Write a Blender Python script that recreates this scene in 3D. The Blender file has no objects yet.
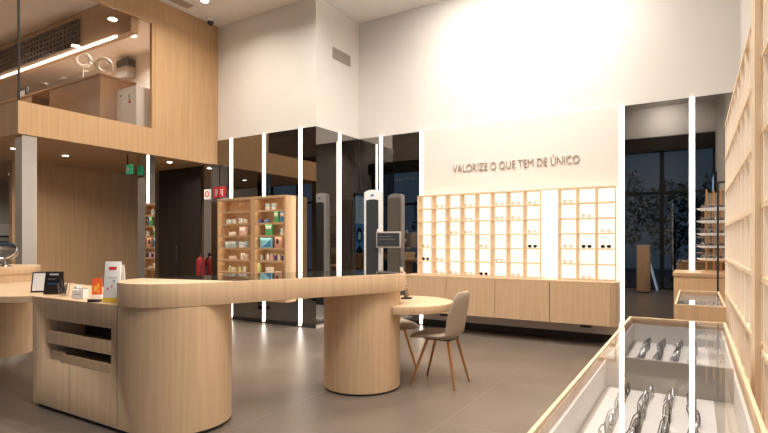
import bpy, bmesh, math, random
from mathutils import Vector, Matrix
random.seed(7)
PI = math.pi
scene = bpy.context.scene
COL = scene.collection

# ------------------------------------------------------------ camera
YAW = math.radians(31.27)
cd = bpy.data.cameras.new('camera'); cam = bpy.data.objects.new('camera', cd); COL.objects.link(cam)
cam.location = (0, 0, 1.3); cam.rotation_euler = (PI/2, 0, YAW)
cd.sensor_width = 36; cd.lens = 24; cd.shift_y = (242-216.5)/768; cd.clip_start = 0.02; cd.clip_end = 100
scene.camera = cam
scene.view_settings.view_transform = 'Standard'; scene.view_settings.look = 'None'
scene.view_settings.gamma = 1; scene.view_settings.exposure = 0.0
# ------------------------------------------------------------ world: dusk blue outside
w = bpy.data.worlds.new('world'); scene.world = w; w.use_nodes = True
w.node_tree.nodes['Background'].inputs[0].default_value = (.11, .16, .22, 1)
w.node_tree.nodes['Background'].inputs[1].default_value = 1.0
# ------------------------------------------------------------ lights of the room and added fill lamps
WARM = (1.0, .89, .75); NEUT = (1.0, .93, .85)
DOWN = []
def lamp(x, y, z, power, color=WARM, size=.14, rot=(0, 0, 0), spread=150):
    l = bpy.data.lights.new('downlight_lamp', 'AREA'); l.shape = 'DISK'; l.size = size
    l.energy = power; l.color = color; l.spread = math.radians(spread)
    o = bpy.data.objects.new('downlight_lamp', l); COL.objects.link(o)
    o.location = (x, y, z); o.rotation_euler = rot
    DOWN.append((x, y, z))
CE = 5.0
for x, p in ((-2.9, 29), (-2.0, 35), (-1.2, 28)):      # wall washers in front of the lettered wall
    lamp(x, 6.1, CE-.03, p, NEUT, .2, (math.radians(24), 0, 0), 150)
for x, y, p in ((-.75, 1.6, 40), (-.75, 3.2, 42), (-.6, 4.8, 26)):   # row added to brighten the compartment wall on the right
    lamp(x, y, CE-.03, p, NEUT, .16, (0, math.radians(14), 0), 120)
lamp(-.45, .3, CE-.03, 32, NEUT, .16, (math.radians(12), math.radians(6), 0), 120)  # extra lamp added to lift the near compartments and the long case
lamp(-4.2, 5.2, CE-.03, 26, NEUT)
lamp(-5.9, 4.9, CE-.03, 34)
for x, y, p in ((-5.6, 3.1, 50), (-3.4, 3.6, 52), (-1.9, 3.6, 30), (-5.2, .9, 9), (-2.6, .5, 5), (-8.5, .8, 24), (-11, .8, 30)):
    lamp(x, y, CE-.03, p)
for x, y in ((-7.5, 5.45), (-8.3, 4.2), (-11.5, 4.8), (-8.3, 3.5)):    # lights in the soffit under the mezzanine
    lamp(x, y, 2.62, 11, WARM, .09)
for x, y in ((-8.6, 5.5), (-10.5, 5.4)): lamp(x, y, CE-.03, 34, NEUT, .12)  # unseen lamps added to brighten the mezzanine interior
lamp(-10.4, 3.5, CE-.03, 20, NEUT, .12)  # added out of view for more light in the mezzanine
for x, p in ((-6.5, 12), (-3.5, 9), (-.7, 26)): lamp(x, -.75, CE-.03, p, NEUT, .14, (math.radians(-30), 0, 0), 150)  # washers added to brighten the shopfront header in the mirrors

# ------------------------------------------------------------ materials
M = {}
def mat(name, col=(.8, .8, .8), rough=.5, metal=0, spec=.5, em=None, es=0):
    m = bpy.data.materials.new(name); m.use_nodes = True
    b = m.node_tree.nodes['Principled BSDF']
    b.inputs['Base Color'].default_value = (*col, 1); b.inputs['Roughness'].default_value = rough
    b.inputs['Metallic'].default_value = metal; b.inputs['Specular IOR Level'].default_value = spec
    if em: b.inputs['Emission Color'].default_value = (*em, 1); b.inputs['Emission Strength'].default_value = es
    M[name] = m; return m
def noisy(name, c1, c2, scale, rough=.5, sc3=(1, 1, 1), metal=0, spec=.5, bump=0, r2=None):
    m = mat(name, c1, rough, metal, spec); nt = m.node_tree; N = nt.nodes; L = nt.links
    b = N['Principled BSDF']
    tc = N.new('ShaderNodeTexCoord'); mp = N.new('ShaderNodeMapping'); mp.inputs['Scale'].default_value = sc3
    nz = N.new('ShaderNodeTexNoise'); nz.inputs['Scale'].default_value = scale; nz.inputs['Detail'].default_value = 6
    rp = N.new('ShaderNodeValToRGB'); rp.color_ramp.elements[0].color = (*c1, 1); rp.color_ramp.elements[1].color = (*c2, 1)
    rp.color_ramp.elements[0].position = .3; rp.color_ramp.elements[1].position = .7
    L.new(tc.outputs['Object'], mp.inputs[0]); L.new(mp.outputs[0], nz.inputs['Vector'])
    L.new(nz.outputs['Fac'], rp.inputs[0]); L.new(rp.outputs[0], b.inputs['Base Color'])
    if bump:
        bp = N.new('ShaderNodeBump'); bp.inputs['Strength'].default_value = bump; bp.inputs['Distance'].default_value = .01
        L.new(nz.outputs['Fac'], bp.inputs['Height']); L.new(bp.outputs[0], b.inputs['Normal'])
    return m
noisy('oak', (.56, .39, .24), (.655, .465, .295), 3.0, .42, (14, 14, .5), spec=.35)
noisy('oak_orange', (.49, .31, .168), (.58, .375, .21), 2.4, .45, (12, 12, .45), spec=.35)  # oak with the orange of warm lamplight put into its colour
noisy('oak_light', (.74, .57, .38), (.82, .65, .45), 3.0, .45, (12, 12, 1), spec=.35)
noisy('white_wall', (.75, .725, .69), (.78, .755, .72), 2.0, .85, spec=.2)
noisy('grey_wall', (.60, .55, .50), (.63, .58, .53), 2.0, .85, spec=.2)
noisy('letter_panel', (.80, .74, .69), (.82, .76, .71), 1.0, .7, spec=.2)
noisy('ceiling_paint', (.84, .82, .80), (.86, .84, .82), 1.5, .9, spec=.1)
noisy('upholstery', (.36, .285, .22), (.44, .355, .275), 120, .9, spec=.2, bump=.2)
noisy('foliage', (.02, .05, .02), (.05, .11, .04), 8, .7)
noisy('bark', (.06, .045, .03), (.10, .075, .05), 20, .9)
noisy('pavement', (.16, .17, .18), (.22, .23, .24), 3, .9)
mat('black_matte', (.016, .012, .010), .45)
mat('black_panel', (.016, .012, .010), .4)
mat('black_frame', (.01, .01, .012), .4)
mat('dark_base', (.03, .028, .028), .5)
mat('mirror_smoked', (.27, .255, .24), .015, 1)
mat('mirror_clear', (.66, .64, .62), .015, 1)
mat('lattice', (.10, .065, .04), .5)
mat('grid_pale', (.88, .80, .71), .5)
mat('chrome', (.75, .75, .75), .12, 1)
mat('copper_leg', (.55, .27, .11), .35, .75)
mat('counter_glass', (.03, .028, .026), .03, 0, .9)
mat('letter_metal', (.46, .39, .32), .5, .1)
mat('white_plastic', (.80, .80, .80), .4)
mat('paper', (.82, .80, .78), .7)
mat('tray_white', (.86, .855, .86), .5)
mat('case_liner', (.50, .46, .41), .6)
mat('orange_card', (.80, .12, .03), .5)
mat('yellow_card', (.75, .52, .05), .5)
mat('red', (.30, .012, .012), .4)
mat('red_sign', (.65, .03, .03), .5)
mat('green_sign', (.02, .35, .15), .5, em=(.05, .8, .35), es=.2)
mat('screen_dark', (.05, .055, .06), .15)
mat('screen_text', (.7, .75, .8), .5)
mat('grey_plastic', (.42, .38, .34), .45)
mat('dark_plastic', (.04, .04, .045), .4)
mat('led', (1, .95, .88), .5, em=(1, .90, .78), es=7.0)
mat('fill_bar', (1, .95, .88), .5, em=(1, .86, .66), es=13.0)
mat('led_cell', (1, .95, .88), .5, em=(1, .91, .78), es=1.0)
mat('led_grid', (.85, .80, .74), .5, em=(1, .88, .74), es=1.3)
mat('led_soft', (1, .93, .83), .5, em=(1, .84, .64), es=.12)
mat('lamp_disc', (1, 1, 1), .5, em=(1, .9, .78), es=12)
mat('vent', (.42, .36, .30), .6)
mat('blue_box', (.05, .22, .50), .5); mat('cyan_box', (.25, .62, .72), .5)
mat('green_box', (.10, .42, .16), .5); mat('purple_box', (.06, .05, .28), .5)
mat('teal_box', (.38, .55, .58), .5); mat('pink_box', (.78, .55, .48), .5)
mat('cream_box', (.82, .76, .62), .5); mat('lime_box', (.55, .65, .25), .5); mat('skin_box', (.60, .32, .24), .5)
mat('tortoise', (.05, .03, .02), .3); mat('steel_rim', (.35, .35, .37), .25, 1)
mat('clear_rim', (.60, .47, .34), .3); mat('gold_rim', (.75, .50, .28), .3, .6); mat('dark_lens', (.03, .025, .03), .1)
mat('poster_blue', (.1, .3, .6), .5, em=(.14, .40, .85), es=1.1)
mat('poster_pale', (.5, .7, .9), .5, em=(.5, .75, 1), es=1.3)
mat('poster_dark', (.01, .015, .04), .5)
mat('sign_white', (.7, .8, .95), .5, em=(.55, .7, 1), es=.8)

def glassmat(name, tint, rough, boost=1.0):
    m = bpy.data.materials.new(name); m.use_nodes = True; N = m.node_tree.nodes; L = m.node_tree.links; N.clear()
    o = N.new('ShaderNodeOutputMaterial'); t = N.new('ShaderNodeBsdfTransparent'); g = N.new('ShaderNodeBsdfGlossy')
    t.inputs[0].default_value = (*tint, 1); g.inputs['Roughness'].default_value = rough
    f = N.new('ShaderNodeFresnel'); ge = N.new('ShaderNodeNewGeometry'); ior = N.new('ShaderNodeMapRange')
    ior.inputs[3].default_value = 1.5; ior.inputs[4].default_value = 1/1.5
    L.new(ge.outputs['Backfacing'], ior.inputs[0]); L.new(ior.outputs[0], f.inputs[0])
    mu = N.new('ShaderNodeMath'); mu.operation = 'MULTIPLY'; mu.use_clamp = True; mu.inputs[1].default_value = boost
    x = N.new('ShaderNodeMixShader'); L.new(f.outputs[0], mu.inputs[0]); L.new(mu.outputs[0], x.inputs[0])
    L.new(t.outputs[0], x.inputs[1]); L.new(g.outputs[0], x.inputs[2]); L.new(x.outputs[0], o.inputs[0])
    M[name] = m
glassmat('glass', (.97, .965, .96), .01, .8)
glassmat('glass_mezz', (.90, .87, .84), .01, .7)
glassmat('glass_lens', (.75, .75, .75), .02, 1.0)
glassmat('glass_facade', (.8, .85, .9), .01, .8)

def floor_mat():
    m = mat('floor_tile', (.2, .17, .15), .3); N = m.node_tree.nodes; L = m.node_tree.links; b = N['Principled BSDF']
    tc = N.new('ShaderNodeTexCoord'); mp = N.new('ShaderNodeMapping'); mp.inputs['Location'].default_value = (.35, .22, 0)
    br = N.new('ShaderNodeTexBrick'); br.offset = 0; br.inputs['Scale'].default_value = 1
    br.inputs['Brick Width'].default_value = 1.2; br.inputs['Row Height'].default_value = 1.2; br.inputs['Mortar Size'].default_value = .0035
    br.inputs['Color1'].default_value = (.172, .138, .113, 1); br.inputs['Color2'].default_value = (.190, .153, .126, 1)
    br.inputs['Mortar'].default_value = (.27, .23, .20, 1)
    nz = N.new('ShaderNodeTexNoise'); nz.inputs['Scale'].default_value = 1.7; nz.inputs['Detail'].default_value = 8
    mx = N.new('ShaderNodeMix'); mx.data_type = 'RGBA'; mx.blend_type = 'MULTIPLY'; mx.inputs[0].default_value = .55
    rp = N.new('ShaderNodeValToRGB'); rp.color_ramp.elements[0].position = .3; rp.color_ramp.elements[0].color = (.62, .62, .62, 1)
    rp.color_ramp.elements[1].position = .7
    L.new(tc.outputs['Object'], mp.inputs[0]); L.new(mp.outputs[0], br.inputs[0]); L.new(tc.outputs['Object'], nz.inputs['Vector'])
    L.new(nz.outputs['Fac'], rp.inputs[0]); L.new(br.outputs['Color'], mx.inputs[6]); L.new(rp.outputs[0], mx.inputs[7])
    L.new(mx.outputs[2], b.inputs['Base Color'])
    mr = N.new('ShaderNodeMapRange'); mr.inputs[3].default_value = .24; mr.inputs[4].default_value = .42
    L.new(nz.outputs['Fac'], mr.inputs[0]); L.new(mr.outputs[0], b.inputs['Roughness'])
floor_mat()

# ------------------------------------------------------------ mesh helpers
class MB:
    def __init__(s): s.b = bmesh.new()
    def box(s, x0, x1, y0, y1, z0, z1, mx=None):
        v = [Vector((x, y, z)) for z in (z0, z1) for y in (y0, y1) for x in (x0, x1)]
        if mx: v = [mx @ p for p in v]
        v = [s.b.verts.new(p) for p in v]
        for f in ((0, 2, 3, 1), (4, 5, 7, 6), (0, 1, 5, 4), (2, 6, 7, 3), (0, 4, 6, 2), (1, 3, 7, 5)):
            s.b.faces.new([v[i] for i in f])
        return s
    def prism(s, poly, z0, z1, mx=None):
        a = [Vector((x, y, z0)) for x, y in poly]; c = [Vector((x, y, z1)) for x, y in poly]
        if mx: a = [mx @ p for p in a]; c = [mx @ p for p in c]
        a = [s.b.verts.new(p) for p in a]; c = [s.b.verts.new(p) for p in c]; n = len(a)
        s.b.faces.new(a[::-1]); s.b.faces.new(c)
        for i in range(n): s.b.faces.new((a[i], a[(i+1) % n], c[(i+1) % n], c[i]))
        return s
    def cyl(s, x, y, r, z0, z1, n=48, mx=None):
        return s.prism([(x+r*math.cos(2*PI*i/n), y+r*math.sin(2*PI*i/n)) for i in range(n)], z0, z1, mx)
    def lathe(s, prof, x=0, y=0, n=32, mx=None):
        rings = []
        for r, z in prof:
            ring = []
            for i in range(n):
                p = Vector((x+r*math.cos(2*PI*i/n), y+r*math.sin(2*PI*i/n), z))
                ring.append(s.b.verts.new(mx @ p if mx else p))
            rings.append(ring)
        for a, c in zip(rings, rings[1:]):
            for i in range(n): s.b.faces.new((a[i], a[(i+1) % n], c[(i+1) % n], c[i]))
        s.b.faces.new(rings[0][::-1]); s.b.faces.new(rings[-1]); return s
    def tube(s, pts, r, n=8, closed=False, r1=None):
        pts = [Vector(p) for p in pts]; m = len(pts); rings = []
        for i, p in enumerate(pts):
            if closed: t = pts[(i+1) % m]-pts[i-1]
            else: t = pts[min(i+1, m-1)]-pts[max(i-1, 0)]
            t.normalize(); up = Vector((0, 0, 1)) if abs(t.z) < .9 else Vector((0, 1, 0))
            a = t.cross(up).normalized(); c = t.cross(a)
            rr = r if r1 is None else r+(r1-r)*i/(m-1)
            rings.append([s.b.verts.new(p+rr*(math.cos(2*PI*k/n)*a+math.sin(2*PI*k/n)*c)) for k in range(n)])
        pr = list(zip(rings, rings[1:]))
        if closed: pr.append((rings[-1], rings[0]))
        for a, c in pr:
            for k in range(n): s.b.faces.new((a[k], a[(k+1) % n], c[(k+1) % n], c[k]))
        if not closed: s.b.faces.new(rings[0][::-1]); s.b.faces.new(rings[-1])
        return s
    def build(s, name, m, parent=None, loc=(0, 0, 0), bevel=0, world=True, sharp=32):
        bmesh.ops.recalc_face_normals(s.b, faces=s.b.faces)
        if bevel:
            es = [e for e in s.b.edges if len(e.link_faces) == 2 and e.calc_face_angle() > math.radians(40)]
            bmesh.ops.bevel(s.b, geom=es, offset=bevel, segments=2, affect='EDGES', profile=.5, clamp_overlap=True)
        for f in s.b.faces: f.smooth = True
        for e in s.b.edges:
            if len(e.link_faces) != 2 or e.calc_face_angle() > math.radians(sharp): e.smooth = False
        me = bpy.data.meshes.new(name); s.b.to_mesh(me); s.b.free()
        me.materials.append(M[m] if isinstance(m, str) else m)
        o = bpy.data.objects.new(name, me); COL.objects.link(o)
        if parent:
            o.parent = parent
            if world:
                q = Vector((0, 0, 0)); p = parent
                while p: q += p.location; p = p.parent
                o.location = -q
        else: o.location = loc
        return o
def tag(o, label, cat, group=None, kind=None):
    o['label'] = label
    if cat: o['category'] = cat
    if group: o['group'] = group
    if kind: o['kind'] = kind
    return o
def struct(o, label=None):
    o['kind'] = 'structure'
    if label: o['label'] = label
    return o
def thing(name, loc, label, cat, group=None, rz=0):
    e = bpy.data.objects.new(name, None); COL.objects.link(e); e.location = loc; e.rotation_euler = (0, 0, rz)
    e.empty_display_size = .1
    return tag(e, label, cat, group)
def copy_tree(o, parent=None):
    c = o.copy(); COL.objects.link(c)
    if parent: c.parent = parent
    for ch in list(o.children): copy_tree(ch, c)
    return c
def box(name, m, x0, x1, y0, y1, z0, z1, parent=None, bevel=0):
    return MB().box(x0, x1, y0, y1, z0, z1).build(name, m, parent, bevel=bevel)

# ------------------------------------------------------------ key dimensions
YA, YB, XR = 6.05, 7.20, -4.87       # left mirror wall, lettered wall, return wall between them
XM, YM, ZM = -7.017, 3.003, 2.64     # mezzanine front plane, near end, underside
XW, XL, YF = .45, -13.0, -1.5        # right wall, far left wall, street front
MT = 3.04                            # top of the mirrors
# ------------------------------------------------------------ setting
struct(box('floor', 'floor_tile', XL, XW, YF, YB, -.1, 0))
struct(box('ceiling', 'ceiling_paint', XL, XW, YF, YB, CE, CE+.1))
m = MB().box(XM, XR, YA, YA+.12, 0, CE); struct(m.build('wall_back_left', 'white_wall'))
struct(MB().box(XR-.12, XR, YA+.12, YB+.12, 0, CE).build('wall_return', 'white_wall'))
struct(MB().box(XR, XW, YB, YB+.12, 0, CE).build('wall_back', 'white_wall'))
struct(box('wall_right', 'white_wall', XW, XW+.1, YF, YB+.12, 0, CE))
struct(box('wall_left', 'grey_wall', XL-.1, XL, YF, YB, 0, CE))
# wall with the black doors under the mezzanine, wood wall to its left
struct(box('wall_black', 'black_panel', -8.638, XM-.001, YA, YA+.12, 0, ZM))
struct(box('wall_wood', 'oak_orange', -9.65, -9.55, 4.0, YB, 0, ZM))
struct(box('wall_mezzanine_back', 'white_wall', XL, XM, YA+.121, YA+.24, ZM, CE))
struct(box('wall_far_corner', 'grey_wall', XL, -9.65, YB-.1, YB, 0, ZM))
struct(box('wall_recess', 'black_panel', -9.55, -8.638, YB-.1, YB, 0, ZM))
# ------------------------------------------------------------ mezzanine shell
struct(box('floor_mezzanine', 'oak_orange', XL, XM-.06, YM+.06, YB-.1, ZM, ZM+.2), 'wood clad underside and floor of the mezzanine')
m = MB()
m.box(XM-.06, XM, YM, YA, ZM-.02, 3.02)              # front parapet
m.box(XM-.06, XM, 4.85, YA, 3.02, CE)                # solid wood to the right of the glass
m.box(XM-.06, XM, YM, 4.85, 4.615, CE)               # band over the glass
m.box(XL, XM-.06, YM, YM+.06, ZM-.02, 3.02)
m.box(XL, XM-.06, YM, YM+.06, 4.615, CE)
struct(m.build('wall_mezzanine', 'oak_orange'), 'oak clad front of the mezzanine box')
def pane(name, x0, x1, y0, y1, z0, z1, lab):
    o = box(name, 'glass_mezz', x0, x1, y0, y1, z0, z1); struct(o, lab); return o
p = pane('window_1', XM-.045, XM-.035, YM+.01, 4.85, 3.021, 4.614, 'glass pane of the mezzanine facing the shop')
box('mullion', 'black_frame', XM-.025, XM-.005, YM+.005, YM+.025, 3.021, 4.614, p)
box('edge_frame', 'oak_orange', XM-.06, XM-.005, 4.80, 4.849, 3.021, 4.614, p)
p = pane('window_2', XL, XM-.06, YM+.025, YM+.035, 3.021, 4.614, 'side glass pane of the mezzanine')
for x in (-8.9, -10.8): box('mullion', 'black_frame', x, x+.03, YM+.01, YM+.05, 3.021, 4.614, p)
# ceiling bulkhead inside the mezzanine with the perforated panel
t = thing('ceiling_bulkhead', (-10, 4.5, 4.4), 'wooden bulkhead under the mezzanine ceiling seen through the glass', 'bulkhead')
box('casing', 'oak', -12.95, -7.08, 4.5, 4.62, 4.4, 4.99, t)
box('screen_back', 'chrome', -12.9, -8.45, 4.485, 4.499, 4.47, 4.87, t)
m = MB()
for k in range(41): m.box(-12.9+k*.111-.02, -12.9+k*.111+.035, 4.465, 4.4849, 4.47, 4.87)
for k in range(6): m.box(-12.9, -8.45, 4.462, 4.4848, 4.452+k*.08, 4.482+k*.08)
m.build('screen_lattice', 'lattice', t)
t = thing('linear_light', (-10, 4.47, 4.36), 'long thin glowing light bar along the edge of the mezzanine bulkhead', 'light')
box('bar', 'led', -12.9, -7.42, 4.47, 4.495, 4.375, 4.4, t)
box('rail', 'white_plastic', -12.9, -7.42, 4.496, 4.51, 4.37, 4.399, t)

# ------------------------------------------------------------ mirrors and light strips
def strip(x0, x1, y0, y1, z1, label):
    t = thing('light_strip', ((x0+x1)/2, (y0+y1)/2, 0), label, 'light strip', 'tall light strips between the mirrors')
    if x1-x0 > y1-y0 or True:
        box('diffuser', 'led', x0, x1, y0, y1, .02, z1, t)
    if y1 in (YA, YB): box('channel', 'white_plastic', x0-.004, x1+.004, y1-.012, y1-.001, .0, z1+.004, t)
    else: box('channel', 'white_plastic', x0+.001, x0+.012, y0-.004, y1+.004, .0, z1+.004, t)
SW = .026
for x, lab in ((-6.673, 'glowing vertical strip above the left bay of the packaged goods shelf'),
               (-5.924, 'glowing vertical strip rising behind the middle of the packaged goods shelf'),
               (-5.163, 'glowing vertical strip right beside the end of the packaged goods shelf')):
    strip(x-SW, x+SW, YA-.022, YA, MT, lab)
strip(XR, XR+.022, 6.605, 6.655, MT, 'glowing vertical strip on the short mirrored return wall, beside the corner')
for x, lab in ((-4.42, 'glowing vertical strip behind the tall white measuring tower'),
               (-3.673, 'glowing vertical strip at the left end of the eyewear wall'),
               (-.80, 'glowing vertical strip at the right end of the eyewear wall'),
               (-.03, 'glowing vertical strip nearest the right wall, above the glass cases')):
    strip(x-SW, x+SW, YB-.022, YB, MT, lab)
def mirror(name, x0, x1, y0, y1, z1, label):
    tag(box(name, 'mirror_smoked', x0, x1, y0, y1, .06, z1), label, 'mirror', 'smoked mirror panels')
y0, y1 = YA-.012, YA-.001
mp = [(-6.703, .06), (-6.703, MT), (-7.015, MT), (-7.015, ZM), (-7.42, ZM-.03), (-7.42, .06)]
m = MB(); m.prism([(x, z) for x, z in mp], -y1, -y0, Matrix.Rotation(PI/2, 4, 'X'))
tag(m.build('mirror_panel', 'mirror_smoked'), 'smoked mirror panel left of the packaged goods shelf, under the mezzanine corner', 'mirror', 'smoked mirror panels')
mirror('mirror_panel', -6.643, -5.954, y0, y1, MT, 'smoked mirror panel behind the left bay of the packaged goods shelf')
mirror('mirror_panel', -5.894, -5.193, y0, y1, MT, 'smoked mirror panel behind the right bay of the packaged goods shelf')
mirror('mirror_panel', -5.133, XR-.001, y0, y1, MT, 'narrow smoked mirror panel left of the outer wall corner')
mirror('mirror_panel', XR+.001, XR+.012, YA-.012, 6.599, MT, 'smoked mirror on the return wall, left of its light strip')
mirror('mirror_panel', XR+.001, XR+.012, 6.661, YB-.013, MT, 'smoked mirror on the return wall, right of its light strip')
y0, y1 = YB-.012, YB-.001
mirror('mirror_panel', XR+.013, -4.451, y0, y1, MT, 'smoked mirror panel left of the tall white measuring tower')
mirror('mirror_panel', -4.389, -3.704, y0, y1, MT, 'smoked mirror panel between the measuring tower and the eyewear wall')
mirror('mirror_panel', -.769, -.061, y0, y1, MT, 'smoked mirror panel right of the eyewear wall, reflecting the shop entrance')
mirror('mirror_panel', .001, XW-.002, y0, y1, MT, 'smoked mirror panel in the right hand corner')
struct(box('baseboard_left', 'dark_base', -8.6, XR, YA-.02, YA-.0005, 0, .059))
struct(MB().box(-3.64, -.832, YB-.045, YB-.0005, 0, .10).box(XR+.013, -3.71, YB-.02, YB-.0005, 0, .059).box(-.768, XW, YB-.02, YB-.0005, 0, .059).build('baseboard_back', 'dark_base'))
struct(box('trim_1', 'letter_panel', -3.642, -.832, YB-.03, YB-.001, .10, MT), 'pale panel carrying the lettering')
# ------------------------------------------------------------ lettering
fc = bpy.data.curves.new('t', 'FONT'); fc.body = 'VALORIZE O QUE TEM DE ÚNICO'; fc.size = 1; fc.extrude = .03; fc.offset = -.012; fc.resolution_u = 4
fo = bpy.data.objects.new('t', fc); COL.objects.link(fo)
dg = bpy.context.evaluated_depsgraph_get(); tm = bpy.data.meshes.new_from_object(fo.evaluated_get(dg))
bpy.data.objects.remove(fo)
xs = [v.co.x for v in tm.vertices]; wx = max(xs)-min(xs); x0 = min(xs)
bm = bmesh.new(); bm.from_mesh(tm); bmesh.ops.remove_doubles(bm, verts=bm.verts, dist=1e-5); bm.verts.index_update()
seen = set(); isl = []
for v in bm.verts:
    if v.index in seen: continue
    st = [v]; seen.add(v.index); g = []
    while st:
        q = st.pop(); g.append(q)
        for e in q.link_edges:
            o2 = e.other_vert(q)
            if o2.index not in seen: seen.add(o2.index); st.append(o2)
    isl.append([min(q.co.x for q in g), max(q.co.x for q in g), g])
isl.sort(key=lambda i: i[0]); letters = []
for a, b_, g in isl:
    if letters and a < letters[-1][1]-.05: letters[-1][1] = max(letters[-1][1], b_); letters[-1][2] += g
    else: letters.append([a, b_, g])
LT = thing('wall_lettering', (-2.22, YB-.031, 2.35), 'thin metallic capital letters reading VALORIZE O QUE TEM DE ÚNICO on the pale wall', 'lettering')
SX = 1.817/wx; SZ = .118/.73
for a, b_, g in letters:
    ids = {q.index for q in g}; nb = bmesh.new(); mp_ = {}
    for q in g:
        mp_[q.index] = nb.verts.new((-3.128+(q.co.x-x0)*SX, YB-.031-(q.co.z+.04)*.2, 2.352+q.co.y*SZ))
    for f in bm.faces:
        if f.verts[0].index in ids:
            try: nb.faces.new([mp_[q.index] for q in f.verts])
            except ValueError: pass
    mb = MB(); mb.b.free(); mb.b = nb; mb.build('letter', 'letter_metal', LT)
bm.free()
# ------------------------------------------------------------ wall vent, camera, slot, downlights
t = thing('air_vent', (XR, 6.7, 4.28), 'beige air vent grille high on the white return wall', 'vent')
box('frame', 'vent', XR+.001, XR+.012, 6.46, 6.94, 4.19, 4.37, t)
m = MB()
for k in range(7): m.box(XR+.012, XR+.02, 6.49, 6.91, 4.205+k*.022, 4.216+k*.022)
m.build('slats', 'grey_plastic', t)
t = thing('dome_camera', (-6.85, 5.75, CE), 'small dark dome security camera on the ceiling by the mezzanine corner', 'camera')
m = MB(); m.lathe([(.065, CE-.001), (.065, CE-.05), (.06, CE-.055)], -6.85, 5.75); m.build('housing', 'white_plastic', t)
m = MB(); m.lathe([(.052, CE-.0551), (.05, CE-.08), (.036, CE-.105), (.012, CE-.115)], -6.85, 5.75); m.build('dome', 'screen_dark', t)
t = thing('slot_diffuser', (-6.75, 4.5, CE), 'long grey slot diffuser in the ceiling beside the mezzanine', 'vent')
box('frame', 'vent', -6.86, -6.70, 3.6, 5.3, CE-.012, CE-.001, t)
box('slot', 'grey_plastic', -6.80, -6.76, 3.65, 5.25, CE-.014, CE-.0121, t)
names = {}
for i, (x, y, z) in enumerate(DOWN):
    place = ('left of three above the lettering', 'middle of three above the lettering', 'right of three above the lettering', 'near the street in the added row along the right wall', 'middle of the added row along the right wall', 'far end of the added row along the right wall',
             'added at the street end beside the right wall', 'above the measuring tower', 'above the packaged goods shelf', 'above the round left counter', 'above the curved counter slab', 'above the middle of the shop floor', 'above the desk end of the counter', 'above the aisle before the counter',
             'near the street at the far left', 'at the far left corner by the street', 'before the black door', 'before the wood wall', 'at the far left wall', 'by the near mirrored column',
             'added inside the mezzanine at right', 'added inside the mezzanine at left', 'added inside the mezzanine by its side glass', 'added above the far left of the shopfront', 'added above the middle of the shopfront', 'added above the entrance')[i]
    lab = f'round recessed ceiling downlight {place}' if z > 4.9 else f'small round soffit downlight under the mezzanine, {place}'
    t = thing('downlight', (x, y, z), lab, 'downlight', 'recessed ceiling downlights' if z > 4.9 else 'downlights under the wooden soffits')
    top = CE if z > 4.9 else (ZM-.001 if z < 3 else 4.4)
    r = .09 if z > 4.9 else .055
    m = MB(); n = 32
    m.lathe([(r, top-.001), (r, top-.008), (r*.8, top-.009)], x, y); m.build('ring', 'white_plastic', t)
    MB().cyl(x, y, r*.7, top-.012, top-.0091, 24).build('lens', 'lamp_disc', t)
t = thing('downlight', (-6.0, 5.2, CE), 'lit ceiling downlight nearest the dome camera and the mezzanine corner', 'downlight')
MB().lathe([(.08, CE-.001), (.08, CE-.008), (.065, CE-.009)], -6.42, 5.28).build('ring', 'white_plastic', t)
MB().cyl(-6.42, 5.28, .055, CE-.012, CE-.0091, 24).build('lens', 'lamp_disc', t)
# ------------------------------------------------------------ mirrored columns
for y, dx, lab in ((3.064, 0, 'mirror clad square column under the near corner of the mezzanine'),
               (4.708, 0, 'mirror clad square column in the middle of the mezzanine front'),
               (5.86, .095, 'mirror clad column next to the black wall, behind the signs')):
    t = thing('column', (-7.147+dx, y+.085, 0), lab, 'column', 'mirror clad columns')
    box('cladding', 'mirror_clear', -7.237+dx, -7.057+dx, y, y+.167, .06, ZM-.021, t)
    box('base', 'dark_base', -7.23+dx, -7.064+dx, y+.007, y+.16, 0, .0599, t)
# black doors seams
for k, x in enumerate((-8.3, -7.86)):
    pass
t = thing('black_door', (-8.0, YA, 0), 'flush black double door in the black wall under the mezzanine', 'door')
box('door_leaf', 'black_matte', -8.60, -8.003, YA-.02, YA-.001, .065, 2.6, t)
box('door_leaf', 'black_matte', -7.997, -7.43, YA-.02, YA-.001, .065, 2.6, t)
MB().tube([(-8.06, YA-.05, .95), (-8.06, YA-.05, 1.25)], .01).box(-8.068, -8.052, YA-.05, YA-.0201, .97, .99).box(-8.068, -8.052, YA-.05, YA-.0201, 1.21, 1.23).build('handle', 'dark_plastic', t)
# ------------------------------------------------------------ signs
t = thing('exit_sign', (-7.30, 4.62, 2.45), 'green emergency exit sign hanging beside the middle mirrored column', 'sign')
box('plate', 'green_sign', -7.40, -7.24, 4.62, 4.635, 2.33, 2.47, t)
MB().box(-7.38, -7.33, 4.616, 4.6199, 2.36, 2.44).box(-7.32, -7.27, 4.616, 4.6199, 2.39, 2.41).build('pictogram', 'paper', t)
box('bracket', 'dark_plastic', -7.38, -7.36, 4.622, 4.633, 2.47, ZM, t)
t = thing('wall_sign', (-7.12, 5.85, 2.1), 'small white sign with a red ring on the mirrored column', 'sign')
box('plate', 'paper', -7.12, -6.97, 5.845, 5.858, 2.02, 2.19, t)
m = MB(); m.tube([(-7.045+.042*math.cos(2*PI*i/24), 5.842, 2.11+.042*math.sin(2*PI*i/24)) for i in range(24)], .009, 6, True); m.build('ring_mark', 'red_sign', t)
t = thing('wall_sign', (-6.88, YA-.02, 2.15), 'small red fire extinguisher sign above the left end of the goods shelf', 'sign')
box('plate', 'red_sign', -6.96, -6.81, YA-.02, YA-.0125, 2.06, 2.25, t)
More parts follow.
